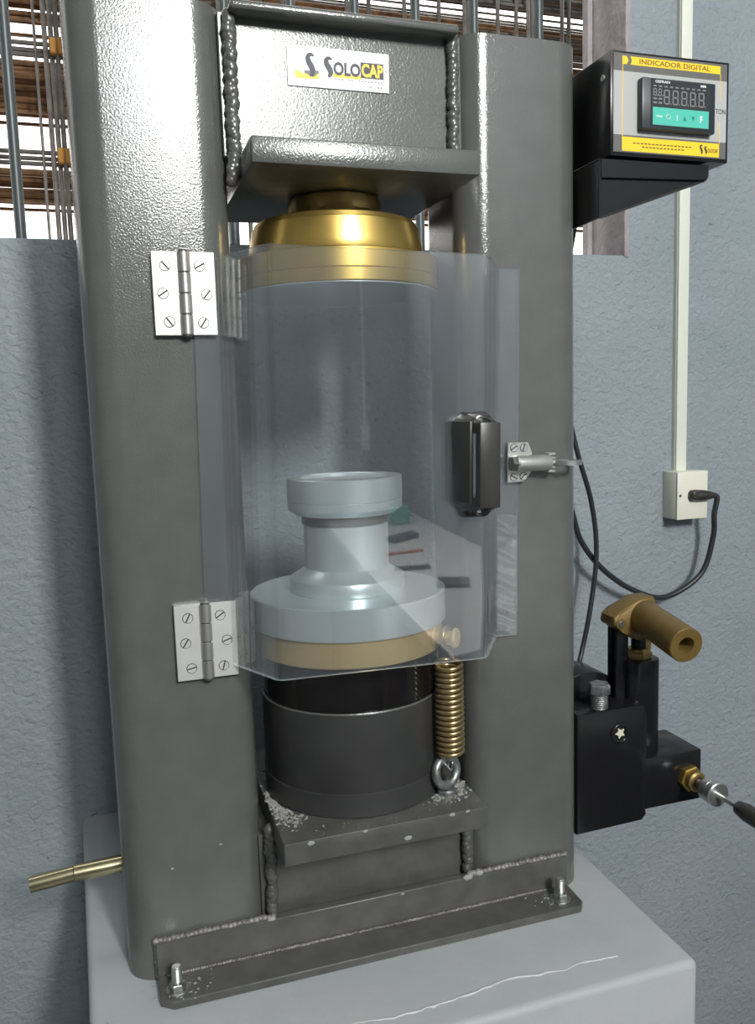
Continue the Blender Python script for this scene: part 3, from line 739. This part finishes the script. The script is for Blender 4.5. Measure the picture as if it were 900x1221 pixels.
for u in (.300, .343):
    for v in (.448, .487): prism(b, ir(u, u+.030, v, v+.016), 'Y', ym, ym-.0001)
build('status_marks', b, 'segment', md)
def digit(u0, u1, v0, v1, th):
    b = bmesh.new(); g = th*.35; tv = th*(A1-A0)/(B1-B0); vm = (v0+v1)/2
    for q in ((u0+g+th*.5, u1-g-th*.5, v0, v0+tv), (u0+g+th*.5, u1-g-th*.5, vm-tv/2, vm+tv/2), (u0+g+th*.5, u1-g-th*.5, v1-tv, v1),
              (u0, u0+th, v0+tv*.7, vm-tv*.4), (u1-th, u1, v0+tv*.7, vm-tv*.4), (u0, u0+th, vm+tv*.4, v1-tv*.7), (u1-th, u1, vm+tv*.4, v1-tv*.7)):
        prism(b, ir(*q), 'Y', ym, ym-.0001)
    prism(b, ir(u1+.006, u1+.013, v1-.012, v1), 'Y', ym, ym-.0001)
    build('digit', b, 'segment', md)
for k in range(5): digit(.388+k*.0745, .438+k*.0745, .362, .505, .0085)
for k in range(2): digit(.300+k*.042, .328+k*.042, .358, .430, .0055)
tp = flat('keypad', ir(.296, .776, .540, .712), ym, 'teal', md, .0002)
yk = ym-.0002
b = bmesh.new(); prism(b, ir(.325, .375, .620, .634), 'Y', yk, yk-.0001); torus(b, frame((iu(.425), yk-.0001, iv(.628)), (0, -1, 0)), .0022, .0005, 16, 5); prism(b, ir(.498, .506, .600, .655), 'Y', yk, yk-.0001)
build('key_mark', b, 'pale_print', md)
for u, s in ((.567, 1), (.640, -1)):
    b = bmesh.new(); h = .026*s
    prism(b, [(iu(u-.016), iv(.628+h)), (iu(u+.016), iv(.628+h)), (iu(u), iv(.628-h))], 'Y', yk, yk-.0001); build('arrow_key_mark', b, 'teal_dark', md)
text('key_lettering', 'F', iu(.700), iu(.722), iv(.660), iv(.592), yk, 'white_print', md, bold=.03)

# ================================================================== hand pump
pm = thing('hydraulic_hand_pump', (.52, .07, -.474), 'black hand pump with bronze lever socket bolted beside the right column', 'hand pump')
PY = .016
b = bmesh.new(); prism(b, [(.4635, -.4755), (.5480, -.4735), (.5490, -.4640), (.5530, -.4610), (.5530, -.3480), (.5480, -.3370), (.4635, -.3372)], 'Y', PY, .112, .003, 2); build('reservoir', b, 'black_paint', pm)
b = bmesh.new(); prism(b, [(.4630, -.345)]+[(.506+.044*math.cos(a), -.345+.037*math.sin(a)) for a in [PI-PI*k/14 for k in range(15)]]+[(.550, -.345)], 'Y', .062, .110, .002, 2); build('reservoir_hump', b, 'black_paint', pm)
b = bmesh.new(); box(b, .549, .6262, PY, .082, -.4612, -.4010, .0022, 2); build('valve_block', b, 'black_paint', pm)
b = bmesh.new(); prism(b, rrect(.5415, .5835, .030, .072, .012, 6), 'Z', -.404, -.2935, .0015, 2); build('pump_barrel', b, 'black_paint', pm)
b = bmesh.new(); hexa(b, (.5640, .050, -.2940), (.5640, .050, -.2855), .0155, .3); lathe(b, [(.0135, 0), (.011, .003)], Matrix.Translation((.5640, .050, -.2855)), 24); build('gland_nut', b, 'brass_dull', pm)
b = bmesh.new(); cyl(b, (.5640, .050, -.290), (.5640, .050, -.2450), .0085, 20); build('piston_rod', b, 'black_paint', pm)
b = bmesh.new(); box(b, .568, .5775, .044, .056, -.285, -.262, .0008, 1); build('rod_fork', b, 'brass_dull', pm)
b = bmesh.new(); prism(b, [(.5295, -.345), (.5470, -.345), (.5460, -.256), (.5425, -.250), (.5315, -.250)], 'Y', .043, .049, .0008, 1); build('link_strap', b, 'black_paint', pm)
b = bmesh.new(); box(b, .532, .546, .058, .064, -.345, -.246, .0008, 1); build('link_strap', b, 'black_paint', pm)
# lever socket: a forked lug carrying a thick tube that points forward
b = bmesh.new()
prism(b, [(.5225, -.2490), (.5225, -.2400), (.5310, -.2345), (.5560, -.2220), (.5750, -.2215), (.5800, -.2360), (.5760, -.2660), (.5580, -.2710), (.5470, -.2670), (.5340, -.2590)], 'Y', .036, .064, .003, 2)
sk0 = Vector((.5635, .046, -.2420)); sk1 = Vector((.5560, -.0440, -.2545)); dd = (sk1-sk0); L = dd.length
lathe(b, [(.0165, 0), (.0190, .008), (.0190, L-.001), (.0182, L), (.0092, L), (.0087, L-.001), (.0087, L-.035), (0, L-.035)], frame(sk0, dd), 36, False)
ls = build('lever_socket', b, 'bronze_paint', pm, label='bronze-painted tubular lever socket')
for (x, z) in ((.5310, -.2480), (.5515, -.2615)):
    b = bmesh.new(); cyl(b, (x, .0345, z), (x, .068, z), .0062, 20, bev=.0008); build('pivot_pin', b, 'bronze_paint', ls)
    b = bmesh.new(); cyl(b, (x, .0330, z), (x, .036, z), .0040, 16, bev=.001); build('pin_end', b, 'steel_dark', ls)
b = bmesh.new(); hexa(b, (.4985, .028, -.3210), (.4985, .028, -.3095), .0122, .2); fb = build('filler_bolt', b, 'galvanised', pm, label='galvanised hexagon filler bolt')
b = bmesh.new(); cyl(b, (.4985, .028, -.340), (.4985, .028, -.3210), .0088, 20)
for k in range(7): torus(b, Matrix.Translation((.4985, .028, -.337+k*.0023)), .0088, .0007, 20, 5)
build('thread', b, 'galvanised', fb)
b = bmesh.new(); torus(b, frame((.5171, PY-.0005, -.3653), (0, -1, 0)), .0098, .0022, 32, 10); sg = build('sight_plug', b, 'black_gloss', pm)
b = bmesh.new(); pts = []
for k in range(10):
    a = PI/2+PI*k/5+.4; r = .0066 if k % 2 == 0 else .0034; pts.append((.5171+r*math.cos(a), -.3653+r*math.sin(a)))
prism(b, pts, 'Y', PY+.001, PY-.001); build('star_glass', b, 'star', sg)
fx, fz = .6085, -.4315
b = bmesh.new(); hexa(b, (fx, PY+.001, fz), (fx, PY-.0085, fz), .0150, .2); rv = build('release_valve', b, 'brass', pm, label='brass release valve with steel knob')
b = bmesh.new(); lathe(b, [(.0095, 0), (.0115, .002), (.0115, .007), (.0095, .009), (.0065, .009), (.0065, .006)], frame((fx, PY-.0085, fz), (0, -1, 0)), 28, False); build('collar', b, 'brass_dull', rv)
b = bmesh.new(); cyl(b, (fx, PY-.010, fz), (fx, PY-.036, fz), .0055, 20); build('valve_stem', b, 'steel_dark', rv)
b = bmesh.new(); lathe(b, [(.0112, 0), (.0132, .0015), (.0132, .010), (.0125, .0105), (.0136, .011), (.0136, .0185), (.0125, .0195), (0, .0195)], frame((fx, PY-.031, fz), (0, -1, 0)), 32, False); build('knob', b, 'zinc', rv)
b = bmesh.new(); cyl(b, (fx, PY-.050, fz), (fx, PY-.085, fz), .0030, 14); build('lever_rod', b, 'zinc', rv)
b = bmesh.new(); lathe(b, [(.0045, 0), (.0075, .003), (.0095, .015), (.0095, .06), (.0070, .068), (0, .07)], frame((fx, PY-.078, fz), (0, -1, 0)), 28); build('grip', b, 'black_plastic', rv)

# ================================================================== wall fittings
du = thing('cable_duct', (.8502, YB, -.11), 'cream plastic cable duct running down the wall to the socket', 'cable duct')
b = bmesh.new(); box(b, .8400, .8605, YB-.008, YB+.0005, -.1125, 1.98, .0006, 1); build('channel', b, 'duct', du)
b = bmesh.new(); box(b, .8408, .8597, YB-.0115, YB-.0075, -.1125, 1.98, .0012, 2); build('lid', b, 'duct', du)
so = thing('wall_socket', (.853, YB, -.15), 'cream surface-mounted wall socket box below the cable duct', 'socket')
b = bmesh.new(); box(b, .8248, .8805, YB-.0335, YB+.0005, -.1860, -.1120, .0020, 2); build('box_body', b, 'cream', so)
b = bmesh.new(); box(b, .8248, .8805, YB-.0362, YB-.0338, -.1860, -.1120, .0012, 2); cv = build('cover_plate', b, 'cream', so)
b = bmesh.new(); cyl(b, (.8300, YB-.0360, -.1485), (.8300, YB-.0368, -.1485), .0022, 14); build('screw', b, 'steel_dark', cv)
def cable(name, pts, r, m, parent): return build(name, tube(bmesh.new(), spline(pts, 10), r, 10), m, parent)
pc = thing('power_cord', (.83, YB-.03, -.305), 'black power cord plugged into the wall socket and drooping behind the press', 'power cord')
b = bmesh.new()
t = bmesh.new(); pl0 = Vector((.8440, .3225, -.1485)); pld = Vector((1, -.18, -.04)).normalized()
lathe(t, [(.0045, 0), (.0080, .003), (.0088, .010), (.0082, .024), (.0062, .036), (.0045, .041)], frame(pl0, pld), 20)
merge(b, t); box(b, .845, .858, .312, .3240, -.1555, -.1420, .003, 2); build('plug', b, 'black_plastic', pc)
e = pl0+pld*.039
cable('cable', [e, e+pld*.008+Vector((0, 0, -.004)), (.8870, .316, -.180), (.8890, .320, -.2164), (.8713, .325, -.2745), (.8128, .33, -.3060), (.7521, .325, -.2905), (.6932, .32, -.2519), (.6532, .318, -.2043), (.630, .31, -.15), (.56, .26, -.05), (.52, .15, .1), (.52, .10, .24)], .0042, 'rubber', pc)
p2 = thing('signal_cable', (.66, YB-.04, -.39), 'second black cable hanging straight down behind the right column edge', 'cable')
cable('cable', [(.50, .10, .24), (.55, .20, .05), (.618, .288, -.03), (.6370, .298, -.0790), (.6630, .306, -.1475), (.6725, .308, -.2225), (.6600, .306, -.3095), (.6370, .298, -.3840), (.58, .23, -.43), (.53, .18, -.45)], .0036, 'rubber', p2)

# ================================================================== the rest of the room (mirrored in the acrylic)
bn = thing('work_bench', (1.15, -2.2, ZF), 'white-topped work bench behind the camera, mirrored in the acrylic', 'bench')
b = bmesh.new(); box(b, .72, 1.498, -3.28, -.92, -.56, -.52, .004, 2); build('bench_top', b, 'bench_white', bn)
for x in (.78, 1.44):
    for y in (-3.2, -1.0): build('leg', box(bmesh.new(), x-.03, x+.03, y-.03, y+.03, ZF, -.56, .003, 1), 'wood', bn)
def small(name, x, y, sx, sy, sz, rz, m, label, cat):
    b = bmesh.new(); box(b, -sx/2, sx/2, -sy/2, sy/2, 0, sz, min(sx, sy, sz)*.15, 2); box(b, -sx*.45, sx*.45, -sy*.45, sy*.45, sz*.9, sz*1.03, .0005, 1)
    b.transform(Matrix.Translation((x, y, -.52)) @ Matrix.Rotation(rz, 4, 'Z')); tag(build(name, b, m), label, cat)
small('storage_box', 1.26, -2.90, .16, .12, .07, .2, 'teal', 'small teal box at the far end of the bench', 'box')
small('tool_case', 1.12, -2.45, .22, .09, .02, -.3, 'dark_item', 'flat dark case on the bench near the orange strip', 'case')
small('measuring_strip', 1.02, -2.15, .24, .025, .008, .1, 'orange', 'orange strip lying flat on the bench', 'strip')
small('hand_file', .95, -1.85, .2, .02, .012, .25, 'dark_item', 'thin dark hand file lying alone on the bench', 'tool')
small('clipboard', 1.05, -1.55, .16, .11, .01, .5, 'dark_item', 'dark clipboard lying at the near end of the bench', 'clipboard')
fd = thing('switch_duct', (1.1, YF, -.1), 'white cable duct with switch on the wall behind the camera', 'cable duct')
b = bmesh.new(); box(b, 1.088, 1.112, YF-.0005, YF+.012, -.12, 1.98, .002, 1); build('channel', b, 'bench_white', fd)
b = bmesh.new(); box(b, 1.065, 1.135, YF-.0005, YF+.035, -.20, -.08, .004, 2); build('switch_box', b, 'bench_white', fd)
lm = thing('added_fill_lamp', (.55, -1.75, ZC), 'added white strip lamp under the ceiling, filling the unseen room with light', 'lamp')  # added fixture for fill, also brightens the bench mirrored in the door
b = bmesh.new(); box(b, 0, 1.1, -1.85, -1.65, 1.93, 2.0, .01, 2); build('fixture', b, 'lamp_white', lm)
for y in (-1.80, -1.70):
    b = bmesh.new(); cyl(b, (.03, y, 1.915), (1.07, y, 1.915), .013, 14); build('tube', b, 'frosted', lm)
